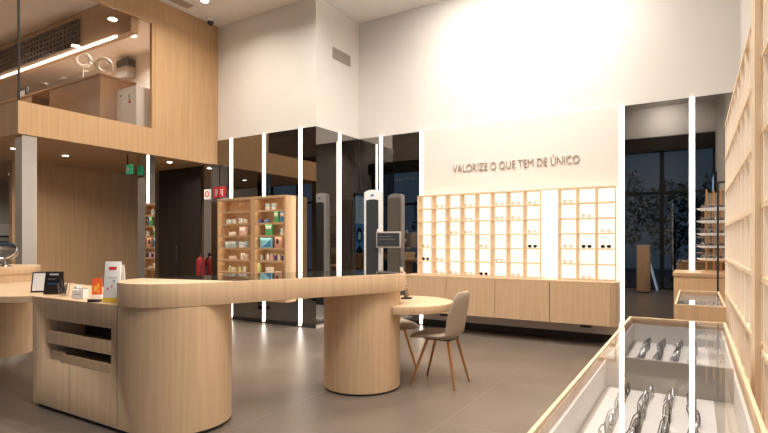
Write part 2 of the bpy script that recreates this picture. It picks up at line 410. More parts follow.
MB().box(-6.90, -6.87, YA-.024, YA-.0201, 2.09, 2.18).box(-6.91, -6.86, YA-.024, YA-.0201, 2.185, 2.20).box(-6.925, -6.915, YA-.024, YA-.0201, 2.12, 2.2).build('pictogram', 'paper', t)
t = thing('fire_extinguisher', (-7.12, 5.77, .72), 'red fire extinguisher mounted on the mirrored column left of the shelf', 'fire extinguisher')
MB().lathe([(.05, .60), (.07, .615), (.07, .98), (.05, 1.03), (.02, 1.05), (.02, 1.07)], -7.12, 5.77).build('cylinder_body', 'red', t)
MB().box(-7.15, -7.06, 5.76, 5.78, 1.07, 1.085).box(-7.15, -7.04, 5.76, 5.78, 1.10, 1.115).cyl(-7.12, 5.77, .014, 1.07, 1.11, 12).build('valve_handle', 'dark_plastic', t)
MB().tube([(-7.11, 5.76, 1.07), (-7.03, 5.73, 1.06), (-7.02, 5.71, .9), (-7.04, 5.70, .75)], .009).build('hose', 'dark_plastic', t)
box('bracket', 'dark_plastic', -7.15, -7.09, 5.835, 5.859, .7, .9, t)
# ------------------------------------------------------------ oak goods shelf on the left
t = thing('goods_shelf', (-5.98, YA-.15, .39), 'wall hung oak shelf unit with two bays holding packaged goods', 'shelf unit')
X0, X1, F, B = -6.727, -5.242, 5.79, YA-.0235
m = MB(); m.box(X0, X0+.03, F, B, .39, 2.01).box(X1-.03, X1, F, B, .39, 2.01)
m.box(X0+.03, X1-.03, F, B, 1.975, 2.01).box(X0+.03, X1-.03, F, B, .39, .425); m.build('casing', 'oak_orange', t)
box('back_panel', 'oak_orange', X0+.03, X1-.03, B-.015, B-.001, .425, 1.975, t)
XC = -5.925
box('divider', 'oak_orange', XC-.045, XC+.045, F, B-.015, .425, 1.975, t)
SHZ = [1.795, 1.60, 1.405, 1.21, 1.015, .82, .62]
for z in SHZ:
    box('shelf_board', 'oak_orange', X0+.03, XC-.045, F+.005, B-.015, z-.018, z, t)
    box('shelf_board', 'oak_orange', XC+.045, X1-.03, F+.005, B-.015, z-.018, z, t)
for a, b_ in ((X0+.03, XC-.045), (XC+.045, X1-.03)):
    for z in [1.975]+[q-.018 for q in SHZ[:-1]]: box('bar_hiding_lip', 'oak_orange', a, b_, F+.006, F+.014, z-.014, z-.0001, t)  # lips added to keep the glowing bars out of sight
    for z in [1.975]+[q-.018 for q in SHZ[:-1]]: box('added_light_bar', 'fill_bar', a+.01, b_-.01, F+.03, F+.045, z-.0035, z-.0002, t)  # hidden glowing bars added to brighten the shelf interior
ORD = ['first', 'second', 'third', 'fourth', 'fifth', 'sixth', 'seventh', 'eighth', 'ninth', 'tenth', 'eleventh', 'twelfth']
def lx(px):   # horizontal place along the shelf front, from survey
    r = (px-384)/512; return 5.88*(r*math.cos(YAW)-math.sin(YAW))/(math.cos(YAW)+r*math.sin(YAW))
SHELFN = ['topmost', 'second', 'third', 'fourth', 'fifth', 'sixth']
goods = {  # bay, shelf: list of (centre px, width m, height m, material, word, lean)
 (0, 1): [(229, .07, .07, 'paper', 'white', 0), (234, .05, .07, 'paper', 'white', 0), (241, .06, .08, 'paper', 'white', 0), (245.5, .04, .07, 'cream_box', 'cream', 0)],
 (0, 2): [(232.5, .12, .06, 'cream_box', 'cream', 0), (243.5, .14, .14, 'pink_box', 'pale pink', 0)],
 (0, 3): [(228.5, .13, .10, 'teal_box', 'pale teal', .5), (234, .11, .10, 'teal_box', 'pale teal', 0), (242, .09, .09, 'paper', 'white', 0), (246.5, .05, .10, 'teal_box', 'pale teal', 0)],
 (0, 4): [(231, .05, .06, 'pink_box', 'pale pink', 0), (235, .05, .06, 'pink_box', 'pale pink', 0), (243, .06, .11, 'cream_box', 'cream', 0), (247, .04, .10, 'pink_box', 'pale pink', 0)],
 (0, 5): [(230, .05, .09, 'lime_box', 'lime', 0), (234, .06, .07, 'cream_box', 'cream', 0), (240, .05, .08, 'lime_box', 'lime', 0), (245, .06, .08, 'cream_box', 'cream', 0)],
 (1, 0): [(268, .06, .10, 'paper', 'white', 0), (274, .06, .10, 'paper', 'white', 0)],
 (1, 1): [(261, .07, .045, 'purple_box', 'dark violet', 0), (267, .08, .05, 'blue_box', 'blue', 0), (277, .08, .165, 'green_box', 'green and white', 0), (282.3, .07, .16, 'blue_box', 'blue and pink', .35)],
 (1, 2): [(269.5, .13, .165, 'green_box', 'green and white', 0), (282.5, .04, .10, 'paper', 'white', 0)],
 (1, 3): [(266.5, .24, .155, 'cyan_box', 'broad blue', 0), (279.5, .15, .16, 'skin_box', 'picture', 0)],
 (1, 4): [(257.5, .05, .10, 'green_box', 'green', 0), (261.5, .04, .08, 'teal_box', 'teal', 0), (268, .04, .10, 'paper', 'white', 0), (271.5, .05, .10, 'pink_box', 'pale pink', 0), (275.5, .04, .10, 'purple_box', 'dark violet', 0), (279, .035, .10, 'paper', 'white', 0), (282.5, .035, .10, 'purple_box', 'dark violet', 0)],
 (1, 5): [(259, .09, .150, 'lime_box', 'tall lime', 0), (270, .13, .09, 'cream_box', 'cream', 0), (278.5, .10, .03, 'cream_box', 'flat cream', 0)],
}
for (bay, sh), items in goods.items():
    z = SHZ[sh]
    used = None
    for k, (px, wd, ht, mt, word, lean) in enumerate(items):
        x = lx(px)
        if used is not None and x-wd/2 < used+.004: x = used+.004+wd/2
        lim = (XC-.05) if bay == 0 else X1-.035
        if x+wd/2 > lim: x = lim-wd/2-.001
        used = x+wd/2
        kd = 'bottle' if (bay == 1 and sh in (4,)) or mt == 'lime_box' else 'product_box'
        t = thing(kd, (x, F+.09, z), f'{word} {"bottle" if kd == "bottle" else "carton"} on the {SHELFN[sh]} shelf of the {("left", "right")[bay]} bay, {ORD[k]} from the left',
                  'bottle' if kd == 'bottle' else 'box', 'packaged goods on the oak shelf')
        if lean: t.rotation_euler = (0, 0, lean); t.location.y += .02
        d = .05
        if kd == 'bottle':
            r = min(wd/2, .04)
            MB().lathe([(r*.95, 0.0005), (r, .004), (r, ht*.72), (r*.55, ht*.8)], n=20).build('bottle_body', mt, t, world=False)
            MB().lathe([(r*.5, ht*.8), (r*.5, ht*.99), (r*.4, ht)], n=16).build('cap', 'paper', t, world=False)
        else:
            MB().box(-wd/2, wd/2, -d/2, d/2, .0005, ht).build('carton', mt, t, bevel=.002, world=False)
            m2 = {'paper': 'cyan_box', 'teal_box': 'paper', 'green_box': 'paper', 'blue_box': 'pink_box', 'cyan_box': 'blue_box', 'skin_box': 'dark_plastic', 'purple_box': 'blue_box'}.get(mt, 'paper')
            if mt == 'cyan_box':
                n = 12; pl = [(-wd*.48, ht*.1)]+[(-wd*.48+wd*.96*i/n, ht*(.12+.75*(i/n)**2)) for i in range(n+1)]+[(wd*.48, ht*.1)]
                MB().prism(pl, d/2, d/2+.0015, Matrix.Rotation(PI/2, 4, 'X')).build('printed_wave', m2, t, world=False)
            elif mt == 'skin_box':
                MB().prism([(.03*math.cos(a/10*2*PI)-.02, ht*.62+.045*math.sin(a/10*2*PI)) for a in range(10)], d/2, d/2+.0015, Matrix.Rotation(PI/2, 4, 'X')).build('printed_picture', m2, t, world=False)
            else:
                MB().box(-wd*.42, wd*.42, -d/2-.0015, -d/2-.0001, ht*.55, ht*.85).build('printed_label', m2, t, world=False)

# ------------------------------------------------------------ reception counter
C1 = (-3.185, 2.40); C2 = (-2.58, 3.865)
def arc(cx, cy, r, a0, a1, n=24): return [(cx+r*math.cos(a0+(a1-a0)*i/n), cy+r*math.sin(a0+(a1-a0)*i/n)) for i in range(n+1)]
def stadium(c1, c2, r, n=28):
    a = math.atan2(c2[1]-c1[1], c2[0]-c1[0])
    return arc(*c2, r, a-PI/2, a+PI/2, n)+arc(*c1, r, a+PI/2, a+3*PI/2, n)
RC = thing('reception_counter', (-3.2, 2.6, 0), 'large curved oak counter with slatted end block, round pillar and raised slab top', 'counter')
XB, YF0 = -4.512, 2.035; R1 = .365; CB = (-3.19, YF0+R1)
def block(r_in, z0, z1):
    k = r_in
    return [(XB+k, YF0+k), (CB[0], YF0+k)]+arc(CB[0], CB[1], R1-k, -PI/2, PI/2, 32)[1:]+[(XB+k, YF0+2*R1-k)]
body = MB().prism(block(0, 0, 0), .028, .868).build('low_block', 'oak', RC)
cut = MB().box(-4.31, -3.43, YF0-.1, YF0+.34, .39, .705).build('cut', 'oak', RC)
md = body.modifiers.new('b', 'BOOLEAN'); md.object = cut; md.operation = 'DIFFERENCE'; md.solver = 'EXACT'
dg = bpy.context.evaluated_depsgraph_get(); me = bpy.data.meshes.new_from_object(body.evaluated_get(dg))
body.modifiers.clear(); body.data = me; bpy.data.objects.remove(cut)
MB().prism(block(.03, 0, 0), 0, .0279).build('plinth', 'dark_base', RC)
box('niche_lining', 'dark_plastic', -4.309, -3.431, YF0+.30, YF0+.338, .391, .704, RC)
box('niche_shelf', 'oak', -4.309, -3.431, YF0+.004, YF0+.30, .52, .54, RC)
box('tray_front', 'oak', -4.305, -3.66, YF0+.003, YF0+.018, .541, .615, RC)
box('tray_front', 'oak', -3.655, -3.435, YF0+.003, YF0+.018, .541, .615, RC)
box('tray_front', 'oak', -4.305, -4.10, YF0+.04, YF0+.055, .391, .46, RC)
box('tray_front', 'oak', -4.095, -3.435, YF0+.003, YF0+.018, .391, .455, RC)
# seams on the front
m = MB()
m.box(-3.362, -3.358, YF0-.0008, YF0+.001, .05, .866); m.box(-3.42-.54, -3.417-.54, YF0-.0008, YF0+.001, .05, .388)
m.build('panel_seam', 'dark_plastic', RC)
MB().cyl(C2[0], C2[1], .345, .02, .8695, 72).build('pillar', 'oak', RC)
MB().cyl(C2[0], C2[1], .332, 0, .0199, 48).build('pillar_plinth', 'dark_base', RC)
S1 = (-3.212, 2.378); S2 = (-2.563, 3.88)
MB().prism(stadium(S1, S2, .372), .8705, 1.026).build('slab_top', 'oak', RC, bevel=.002)
# dark glass set in the top
a = math.atan2(S2[1]-S1[1], S2[0]-S1[0]); u = Vector((math.cos(a), math.sin(a))); nn = Vector((-u.y, u.x))
G0 = Vector(S1)+u*.33
gl = [(G0+nn*.34-u*.25), (G0-nn*.345+u*0.05)]
poly = [tuple(G0-nn*.352)]+arc(S2[0], S2[1], .352, a-PI/2, a+PI/2, 24)+[tuple(G0+nn*.352-u*.5)]
MB().prism(poly, 1.0265, 1.0285).build('glass_top', 'counter_glass', RC)
MB().prism([tuple(Vector(q)) for q in [tuple(G0-nn*.356-u*.008)]+arc(S2[0], S2[1], .356, a-PI/2, a+PI/2, 24)+[tuple(G0+nn*.356-u*.51)]], 1.0261, 1.0264).build('glass_seam', 'dark_base', RC)

# second counter at the far left
C3 = (-6.74, 2.60)
t = thing('round_counter', (C3[0], C3[1], 0), 'round oak counter at the left edge with a desk joining the big counter', 'counter')
MB().cyl(*C3, .42, .06, .8195, 64).build('drum', 'oak', t)
MB().cyl(*C3, .40, 0, .0599, 48).build('drum_plinth', 'chrome', t)
MB().cyl(*C3, .47, .871, .945, 64).build('lower_ring', 'oak', t)
MB().cyl(*C3, .478, .947, 1.03, 64).build('round_top', 'oak', t, bevel=.002)
pl = [(XB-.002, 2.045), (-4.62, 1.93), (-4.8, 1.84), (-5.3, 1.82), (-6.2, 2.05), (-6.9, 2.2), (-6.9, 2.9), (-6.2, 2.95), (XB-.002, 2.76)]
MB().prism(pl, .82, .868).build('desk_board', 'oak', t)

# things on the desk --------------------------------------------------------
ZD = .8685
def desk(px, y, z=ZD):
    f = 512; d = f*(1.3-z)/(y-242); r = (px-384)/f
    return d*(r*math.cos(YAW)-math.sin(YAW)), d*(r*math.sin(YAW)+math.cos(YAW))
# makeup mirror (round) on the round counter
x, y = -6.42, 2.62
t = thing('vanity_mirror', (x, y, 1.03), 'round chrome vanity mirror on a stand on the round counter', 'mirror')
MB().lathe([(.07, 1.0305), (.075, 1.038), (.03, 1.05), (.012, 1.06), (.012, 1.10), (.02, 1.105)], x, y).build('stand', 'chrome', t)
rot = Matrix.Translation((x, y, 1.205)) @ Matrix.Rotation(YAW, 4, 'Z') @ Matrix.Scale(1.3, 4, (1, 0, 0)) @ Matrix.Rotation(math.radians(62), 4, 'X')
MB().lathe([(.088, -.008), (.1, -.012), (.104, 0), (.1, .012), (.088, .008)], mx=rot).build('rim', 'chrome', t)
MB().lathe([(.087, -.006), (.087, .006)], mx=rot).build('mirror_glass', 'mirror_clear', t)
MB().tube([Vector((x, y, 1.10))+Matrix.Rotation(YAW, 3, 'Z') @ Vector((.145*math.sin(q), 0, .105-.105*math.cos(q))) for q in [(-PI/2+PI*i/16) for i in range(17)]], .006).build('yoke', 'chrome', t)
def easel(name, px, py, wpx, hpx, m1, label, cat, inner=None, tilt=15, frame=None, mark=None, yaw=0.0):
    x, y = desk(px, py); d = 512*(1.3-ZD)/(py-242); wd = wpx*d/512; ht = hpx*d/512
    t = thing(name, (x, y, ZD), label, cat, rz=YAW+yaw)
    R = Matrix.Rotation(math.radians(-tilt), 4, 'X')
    MB().box(-wd/2, wd/2, -.006, .004, .001, ht, R).build('panel', m1, t, world=False, bevel=.0015)
    MB().box(-wd*.3, wd*.3, -.003, .003, .001, ht*.9, Matrix.Translation((0, ht*.52, 0)) @ Matrix.Rotation(math.radians(tilt), 4, 'X')).build('back_leg', m1, t, world=False)
    if inner: MB().box(-wd*.40, wd*.40, -.008, -.0061, ht*.08, ht*.93, R).build('insert', inner, t, world=False)
    if mark:
        for (a0, a1, b0, b1, mm, nm) in mark:
            MB().box(a0*wd, a1*wd, -.010, -.0081, b0*ht, b1*ht, R).build(nm, mm, t, world=False)
    return t
easel('menu_holder', 38.5, 292.5, 14, 21, 'dark_plastic', 'black tilted stand holding a blank white sheet on the desk', 'sign holder', inner='paper', yaw=.25)
easel('card_sign', 52.5, 294.5, 18, 23, 'black_matte', 'black upright card sign with a white line of text on the desk', 'sign', tilt=10,
      mark=[(-.25, .25, .84, .90, 'screen_text', 'heading'), (-.3, .1, .66, .68, 'grey_plastic', 'text_line'), (-.3, .2, .45, .47, 'blue_box', 'text_line')])
x, y = desk(64, 296)
t = thing('pen_glass', (x, y, ZD), 'clear glass tumbler holding dark pens next to the black card sign', 'cup')
m = MB(); m.lathe([(.030, ZD+.001), (.036, ZD+.003), (.046, ZD+.105), (.043, ZD+.105), (.033, ZD+.008)], x, y, 24); m.build('tumbler', 'glass', t)
for k in range(4):
    aa = k*1.7; MB().tube([(x+.012*math.cos(aa), y+.012*math.sin(aa), ZD+.012), (x+.03*math.cos(aa), y+.03*math.sin(aa), ZD+.10+.012*k)], .0035).build('pen', 'dark_plastic', t)
easel('leaflet_stack', 73.5, 297, 8, 13, 'paper', 'tilted white leaflet behind the small white card box', 'leaflet', tilt=25, yaw=-.5, mark=[(-.3, .3, .3, .5, 'grey_plastic', 'print')])
x, y = desk(80.5, 298.5)
t = thing('card_box', (x, y, ZD), 'small white open box of business cards on the desk', 'box', rz=YAW-.15)
m = MB(); m.box(-.045, .045, -.03, .03, .001, .006).box(-.045, .045, -.03, -.026, .006, .065).box(-.045, .045, .026, .03, .006, .08).box(-.045, -.041, -.026, .026, .006, .07).box(.041, .045, -.026, .026, .006, .07)
m.build('holder', 'paper', t, world=False)
MB().box(-.025, .025, -.0315, -.0301, .03, .036).build('printed_line', 'grey_plastic', t, world=False)
x, y = desk(97, 297.5)
t = thing('orange_display', (x, y, ZD), 'orange standing card pack beside the white leaflet stand', 'package', rz=YAW+.2)
m = MB(); m.box(-.035, .035, -.02, .02, .001, .022); m.build('foot', 'paper', t, world=False)
MB().prism([(-.035, 0), (.035, 0), (.035, .11), (.026, .128), (-.026, .128), (-.035, .11)], -.006, .006, Matrix.Translation((0, 0, .0225)) @ Matrix.Rotation(PI/2, 4, 'X')).build('card', 'orange_card', t, world=False)
MB().box(-.02, .0, -.0075, -.0061, .05, .09).box(.005, .018, -.0075, -.0061, .07, .11).box(.003, .02, -.0075, -.0061, .04, .055).build('print', 'yellow_card', t, world=False)
x, y = desk(111, 302.5)
t = easel('leaflet_stand', 111, 302.5, 16, 41, 'paper', 'tall white leaflet stand with a red badge and yellow foot on the counter', 'sign', tilt=7,
          mark=[(-.22, .26, .80, .87, 'red_sign', 'badge'), (-.5, .5, .005, .115, 'yellow_card', 'yellow_band'), (-.3, .3, .60, .61, 'grey_plastic', 'text_line'), (.1, .2, .5, .54, 'blue_box', 'print'), (-.25, -.18, .3, .36, 'red_sign', 'print'), (.0, .06, .36, .42, 'red_sign', 'print')])
x, y = desk(94.5, 302)
t = thing('eyeglass_case', (x, y, ZD), 'slim black spectacle case lying on the counter by the leaflet stand', 'case', rz=YAW-.1)
MB().box(-.045, .045, -.02, .02, .001, .012).build('shell', 'dark_plastic', t, world=False, bevel=.004)
MB().box(-.045, .045, -.02, .02, .0125, .020).build('lid', 'dark_plastic', t, world=False, bevel=.003)

# ------------------------------------------------------------ small round table at the pillar
TC = Vector((-2.37, 4.24)); TR = .475; PR = .349
tp = []
N = 96
for i in range(N):
    p = TC+TR*Vector((math.cos(2*PI*i/N), math.sin(2*PI*i/N))); q = p-Vector(C2)
    if q.length < PR: tp.append(None)
    else: tp.append(p)
k0 = next(i for i in range(N) if tp[i] is not None and tp[i-1] is None)
seq = [tp[(k0+i) % N] for i in range(N)]; seq = [p for p in seq if p is not None]
a0 = math.atan2(seq[-1].y-C2[1], seq[-1].x-C2[0]); a1 = math.atan2(seq[0].y-C2[1], seq[0].x-C2[0])
while a1 < a0: a1 += 2*PI
if a1-a0 > PI: a1 -= 2*PI
notch = arc(C2[0], C2[1], PR, a0, a1, 24)
t = thing('round_table', (TC.x, TC.y, 0), 'round oak fitting table fixed against the pillar of the big counter', 'table')
MB().prism([tuple(p) for p in seq]+notch[1:-1], .675, .743).build('tabletop', 'oak', t, bevel=.002)
m = MB(); m.box(-.06, .06, .0, .05, .64, .6745, Matrix.Translation((C2[0]+.347*.53, C2[1]+.347*.85, 0)) @ Matrix.Rotation(-math.atan2(.53, .85), 4, 'Z')); m.build('bracket', 'dark_plastic', t)
# black tabletop mirror
x, y = desk(406.8, 298.6, .743)
t = thing('tabletop_mirror', (x, y, .743), 'small black tilted fitting mirror standing on the round table', 'mirror', rz=YAW+1.35)
MB().box(-.06, .06, -.05, .05, .0006, .012).build('foot', 'black_matte', t, world=False, bevel=.003)
R = Matrix.Translation((0, 0, .012)) @ Matrix.Rotation(math.radians(-12), 4, 'X')
MB().box(-.09, .09, -.006, .006, .001, .31, R).build('frame', 'black_matte', t, world=False, bevel=.003)
MB().box(-.08, .08, -.0075, -.0061, .012, .30, R).build('mirror_glass', 'mirror_smoked', t, world=False)

# ------------------------------------------------------------ chairs (face +x in their own frame)
def make_chair(label):
    t = thing('dining_chair', (0, 0, 0), label, 'chair', 'taupe shell chairs at the round table')
    def shell(name, path):
        b = MB(); n = 11; rows = []; th = .05
        # sections: x, z, halfwidth, curl, normal
        for (x, z, hw, curl) in path:
            row = []
            for i in range(n):
                q = -1+2*i/(n-1); row.append((x, z, hw, curl, q))
            rows.append(row)
        P = [Vector((r[0], 0, r[1]-.022)) for r in path]
        top = []; bot = []
        for k, row in enumerate(rows):
            tg = (P[min(k+1, len(P)-1)]-P[max(k-1, 0)]).normalized(); nm = Vector((-tg.z, 0, tg.x))
            if nm.z < 0 and abs(nm.z) > .5: nm = -nm
            if abs(nm.z) <= .5 and nm.x < 0: nm = -nm
            e = th*(.45 if k in (0, len(rows)-1) else 1)
            tr = []; br = []
            for (x, z, hw, curl, q) in row:
                edge = math.sqrt(max(0, 1-abs(q)**6))
                base = P[k]+Vector((0, q*hw, 0))+nm*(curl*q*q)
                tr.append(b.b.verts.new(base+nm*e*.5*(.35+.65*edge))); br.append(b.b.verts.new(base-nm*e*.5*(.35+.65*edge)))
            top.append(tr); bot.append(br)
        K = len(rows)
        for k in range(K-1):
            for i in range(n-1):
                b.b.faces.new((top[k][i], top[k][i+1], top[k+1][i+1], top[k+1][i]))
                b.b.faces.new((bot[k][i+1], bot[k][i], bot[k+1][i], bot[k+1][i+1]))
            b.b.faces.new((bot[k][0], top[k][0], top[k+1][0], bot[k+1][0]))
            b.b.faces.new((top[k][-1], bot[k][-1], bot[k+1][-1], top[k+1][-1]))
        for k in (0, K-1):
            for i in range(n-1): b.b.faces.new((top[k][i], bot[k][i], bot[k][i+1], top[k][i+1]))
        o = b.build(name, 'upholstery', t, world=False, sharp=80)
        s = o.modifiers.new('s', 'SUBSURF'); s.levels = 2; s.render_levels = 2
        return o
    shell('seat', [(.235, .448, .17, .0), (.215, .462, .195, .002), (.15, .470, .215, .008), (.05, .468, .22, .014), (-.06, .462, .215, .022), (-.13, .463, .205, .03), (-.165, .475, .195, .035)])
    shell('backrest', [(-.155, .470, .200, .035), (-.175, .490, .20, .045), (-.190, .53, .20, .055), (-.202, .60, .205, .058), (-.213, .68, .205, .052), (-.224, .76, .195, .038), (-.234, .84, .165, .022), (-.239, .880, .125, .012)])
    for sx in (1, -1):
        for sy in (1, -1):
            MB().tube([(sx*.10-.02, sy*.10, .422), (sx*.215, sy*.18, .0)], .015, 12, r1=.010).build('leg', 'copper_leg', t, world=False)
    MB().box(-.14, .10, -.115, .115, .412, .430).build('seat_bracket', 'dark_plastic', t, world=False)
    return t
ch = make_chair('taupe upholstered shell chair with copper legs in full view right of the round table')
ch.location = (-2.01, 4.31, 0); ch.rotation_euler = (0, 0, PI+.03)
c2 = copy_tree(ch); c2['label'] = 'taupe upholstered shell chair mostly hidden behind the counter pillar'
c2.location = (-2.70, 4.60, 0); c2.rotation_euler = (0, 0, math.atan2(-.55, .83))

# ------------------------------------------------------------ eyewear wall
EX0, EX1, EZ0, EZ1 = -3.64, -.852, .812, 2.005
EF, EB = 7.0, YB-.031
t = thing('eyewear_wall', (-2.25, EF, EZ0), 'glowing pale oak grid of small compartments showing eyeglasses on the lettered wall', 'display shelf')
PW = (EX1-EX0)/12; PH = (EZ1-EZ0)/6; TH = .009
m = MB()
for k in range(13): m.box(EX0+k*PW-TH, EX0+k*PW+TH, EF, EB-.012, EZ0+.002, EZ1)
m.build('uprights', 'oak_light', t)
m = MB()
for r in range(7):
    z = EZ0+r*PH
    m.box(EX0+TH, EX0+8*PW-TH, EF+.002, EB-.012, z-TH+(.011 if r == 0 else 0), z+TH); m.box(EX0+9*PW+TH, EX1-TH, EF+.002, EB-.012, z-TH+(.011 if r == 0 else 0), z+TH)
m.box(EX0+8*PW+TH, EX0+9*PW-TH, EF+.002, EB-.012, EZ1-TH, EZ1+TH)
m.build('shelves', 'oak_light', t)
box('light_panel', 'led_cell', EX0, EX1, EB-.012, EB-.001, EZ0+.002, EZ1, t)
box('blank_light_panel', 'led_cell', EX0+8*PW+TH, EX0+9*PW-TH, EF+.02, EF+.03, EZ0+.013, EZ1-TH-.001, t)
# cabinet under it
t = thing('wall_cabinet', (-2.25, 6.7, .275), 'long floating oak cabinet with four doors under the eyewear grid', 'cabinet')
CX0, CX1, CF = -3.76, -.80, 6.70
rr = .07
def cabpoly(k):
    return [(CX0+k, YB-.046), (CX0+k, CF+rr)]+arc(CX0+rr, CF+rr, rr-k, PI, 1.5*PI, 8)[1:]+arc(CX1-rr, CF+rr, rr-k, -PI/2, 0, 8)+[(CX1-k, YB-.046)]
MB().prism(cabpoly(.004), .275, .79).build('carcass', 'oak', t)
MB().prism(cabpoly(0), .7905, .811).build('top_board', 'oak', t)
for k in range(4):
    a, b_ = CX0+.01+k*.72, CX0+.01+(k+1)*.72
    if k == 0: a += .065
    box('door', 'oak', a+.004, b_-.004, CF-.012, CF+.0035, .279, .786, t)
    if k < 3: box('gap_shade', 'dark_plastic', b_-.0038, b_+.0038, CF-.004, CF+.0005, .279, .786, t)  # dark strip standing in for the shade inside the gap
for px, lab in ((586, 'right'), (445, 'left')):
    x = (px-384)/512; x = 6.95*(x*math.cos(YAW)-math.sin(YAW))/(math.cos(YAW)+x*math.sin(YAW))
    tt = thing('socket_box', (x, 7.1, .2), f'small black socket box under the {lab} end of the floating cabinet', 'socket')
    box('housing', 'black_matte', x-.06, x+.06, 6.9, YB-.046, .21, .274, tt)
    box('face_plate', 'dark_plastic', x-.05, x+.05, 6.892, 6.8995, .218, .266, tt)

# ------------------------------------------------------------ eyeglasses
def make_glasses(rim, lens, folded=False):
    t = thing('eyeglasses', (0, 0, 0), '', 'glasses')
    m = MB()
    def ring(cx, w=.026, h=.021): return [(cx+w*math.cos(2*PI*i/20)*(1-.1*math.sin(2*PI*i/20)), 0, .0235+h*math.sin(2*PI*i/20)) for i in range(20)]
    for sx in (-1, 1): m.tube(ring(sx*.036), .0022, 6, True)
    m.tube([(-.011, 0, .03), (-.005, -.001, .034), (.005, -.001, .034), (.011, 0, .03)], .002, 6)
    m.build('rim', rim, t, world=False)
    for sx in (-1, 1):
        MB().prism([(sx*.036+.0245*math.cos(2*PI*i/16), .0235+.0195*math.sin(2*PI*i/16)) for i in range(16)], -.0006, .0006, Matrix.Rotation(PI/2, 4, 'X')).build('lens', lens, t, world=False)
        if folded: pts = [(sx*.063, 0, .03), (sx*.066, .008, .03), (sx*.03, .012+.003*sx, .028), (-sx*.05, .014+.003*sx, .018)]
        else: pts = [(sx*.061, 0, .03), (sx*.066, .01, .031), (sx*.066, .09, .03), (sx*.064, .125, .012)]
        MB().tube(pts, .0018, 6).build('temple', rim, t, world=False)
    return t
PROT = {'dark': make_glasses('tortoise', 'dark_lens'), 'pale': make_glasses('clear_rim', 'glass_lens'), 'gold': make_glasses('gold_rim', 'glass_lens'),
        'steelf': make_glasses('steel_rim', 'glass_lens', True), 'darkf': make_glasses('tortoise', 'glass_lens', True)}
DESC = {'dark': 'dark sunglasses', 'pale': 'pale clear framed glasses', 'gold': 'light golden framed glasses', 'steelf': 'folded steel rimmed glasses', 'darkf': 'folded dark rimmed glasses'}
def put(kind, loc, rz, label, group, first={}, rx=0):
    if kind not in first: o = PROT[kind]; first[kind] = 1
    else: o = copy_tree(PROT[kind])
    o.location = loc; o.rotation_euler = (rx, 0, rz); tag(o, label, 'glasses', group)
grid = {}
darks = {(0, 4), (4, 5), (7, 3), (10, 3), (11, 3)}
for c in range(12):
    if c == 8: continue
    for r in range(6):
        if (c, r) in darks: grid[(c, r)] = 'dark'
        elif (c, r) in {(9, 3), (1, 4), (3, 0), (3, 1), (3, 5), (5, 1), (6, 0), (7, 0), (2, 2), (1, 5), (4, 5)}: grid[(c, r)] = 'gold'
        elif (c*5+r*3) % 4 == 1: grid[(c, r)] = 'pale'
for (c, r), kd in sorted(grid.items()):
    x = EX0+(c+.5)*PW; z = EZ1-(r+1)*PH+TH+.0015
    col_ = f'{ORD[c]} column from the left' if c < 8 else f'{ORD[c-9]} column after blank panel'
    put(kd, (x, EF+.03, z), 0, f'{DESC[kd]} in lit grid, {ORD[r]} row, {col_}', 'eyeglasses in the lit wall grid')

# ------------------------------------------------------------ glass display cases at the right
def case(x0, x1, y0, y1, label, div=None):
    t = thing('display_case', ((x0+x1)/2, (y0+y1)/2, 0), label, 'display case')
    zt, w_ = .90, .014
    m = MB(); m.box(x0, x0+w_, y0, y1, .1, zt-.008).box(x1-w_, x1, y0, y1, .1, zt-.008).box(x0+w_, x1-w_, y0, y0+w_, .1, zt-.008).box(x0+w_, x1-w_, y1-w_, y1, .1, zt-.008)
    m.build('side_panels', 'oak', t)
    m = MB(); e = .010
    m.box(x0, x0+e, y0, y1, zt-.0079, zt+.001).box(x1-e, x1, y0, y1, zt-.0079, zt+.001).box(x0+e, x1-e, y0, y0+e, zt-.0079, zt+.001).box(x0+e, x1-e, y1-e, y1, zt-.0079, zt+.001)
    m.build('top_rim', 'oak_light', t)
    box('plinth', 'dark_base', x0+.03, x1-.03, y0+.03, y1-.03, 0, .0999, t)
    box('tray_floor', 'case_liner', x0+w_, x1-w_, y0+w_, y1-w_, .76, .772, t)
    m = MB(); k = .008
    m.box(x0+w_, x0+w_+k, y0+w_, y1-w_, .7721, .865).box(x1-w_-k, x1-w_, y0+w_, y1-w_, .7721, .865)
    m.box(x0+w_+k, x1-w_-k, y1-w_-k, y1-w_, .7721, .865).box(x0+w_+k, x1-w_-k, y0+w_, y0+w_+k, .7721, .865)
    m.build('lining', 'tray_white', t)
    if div: box('divider', 'case_liner', x0+w_+k, x1-w_-k, div-.008, div+.008, .7721, .885, t)
    box('glass_top', 'glass', x0+e, x1-e, y0+e, y1-e, zt-.0075, zt-.001, t)
    return t
A0, A1 = -.30, .130
T = case(A0, A1, .62, 3.035, 'long glass topped display case in the right foreground full of glasses', 2.03)
def tray(y0, y1, x0, x1, names, place, first=True):
    n = 5; st = (x1-x0-.06)/n
    for k in range(n):
        cx = x0+.03+st*(k+.25)
        tag(box('display_strip', 'tray_white', cx-.025, cx+.022, y0+.03, y1-.03, .7725, .780), f'white flat display strip, {ORD[k]} from the left in {place}', 'display strip', 'white strips in the display cases')
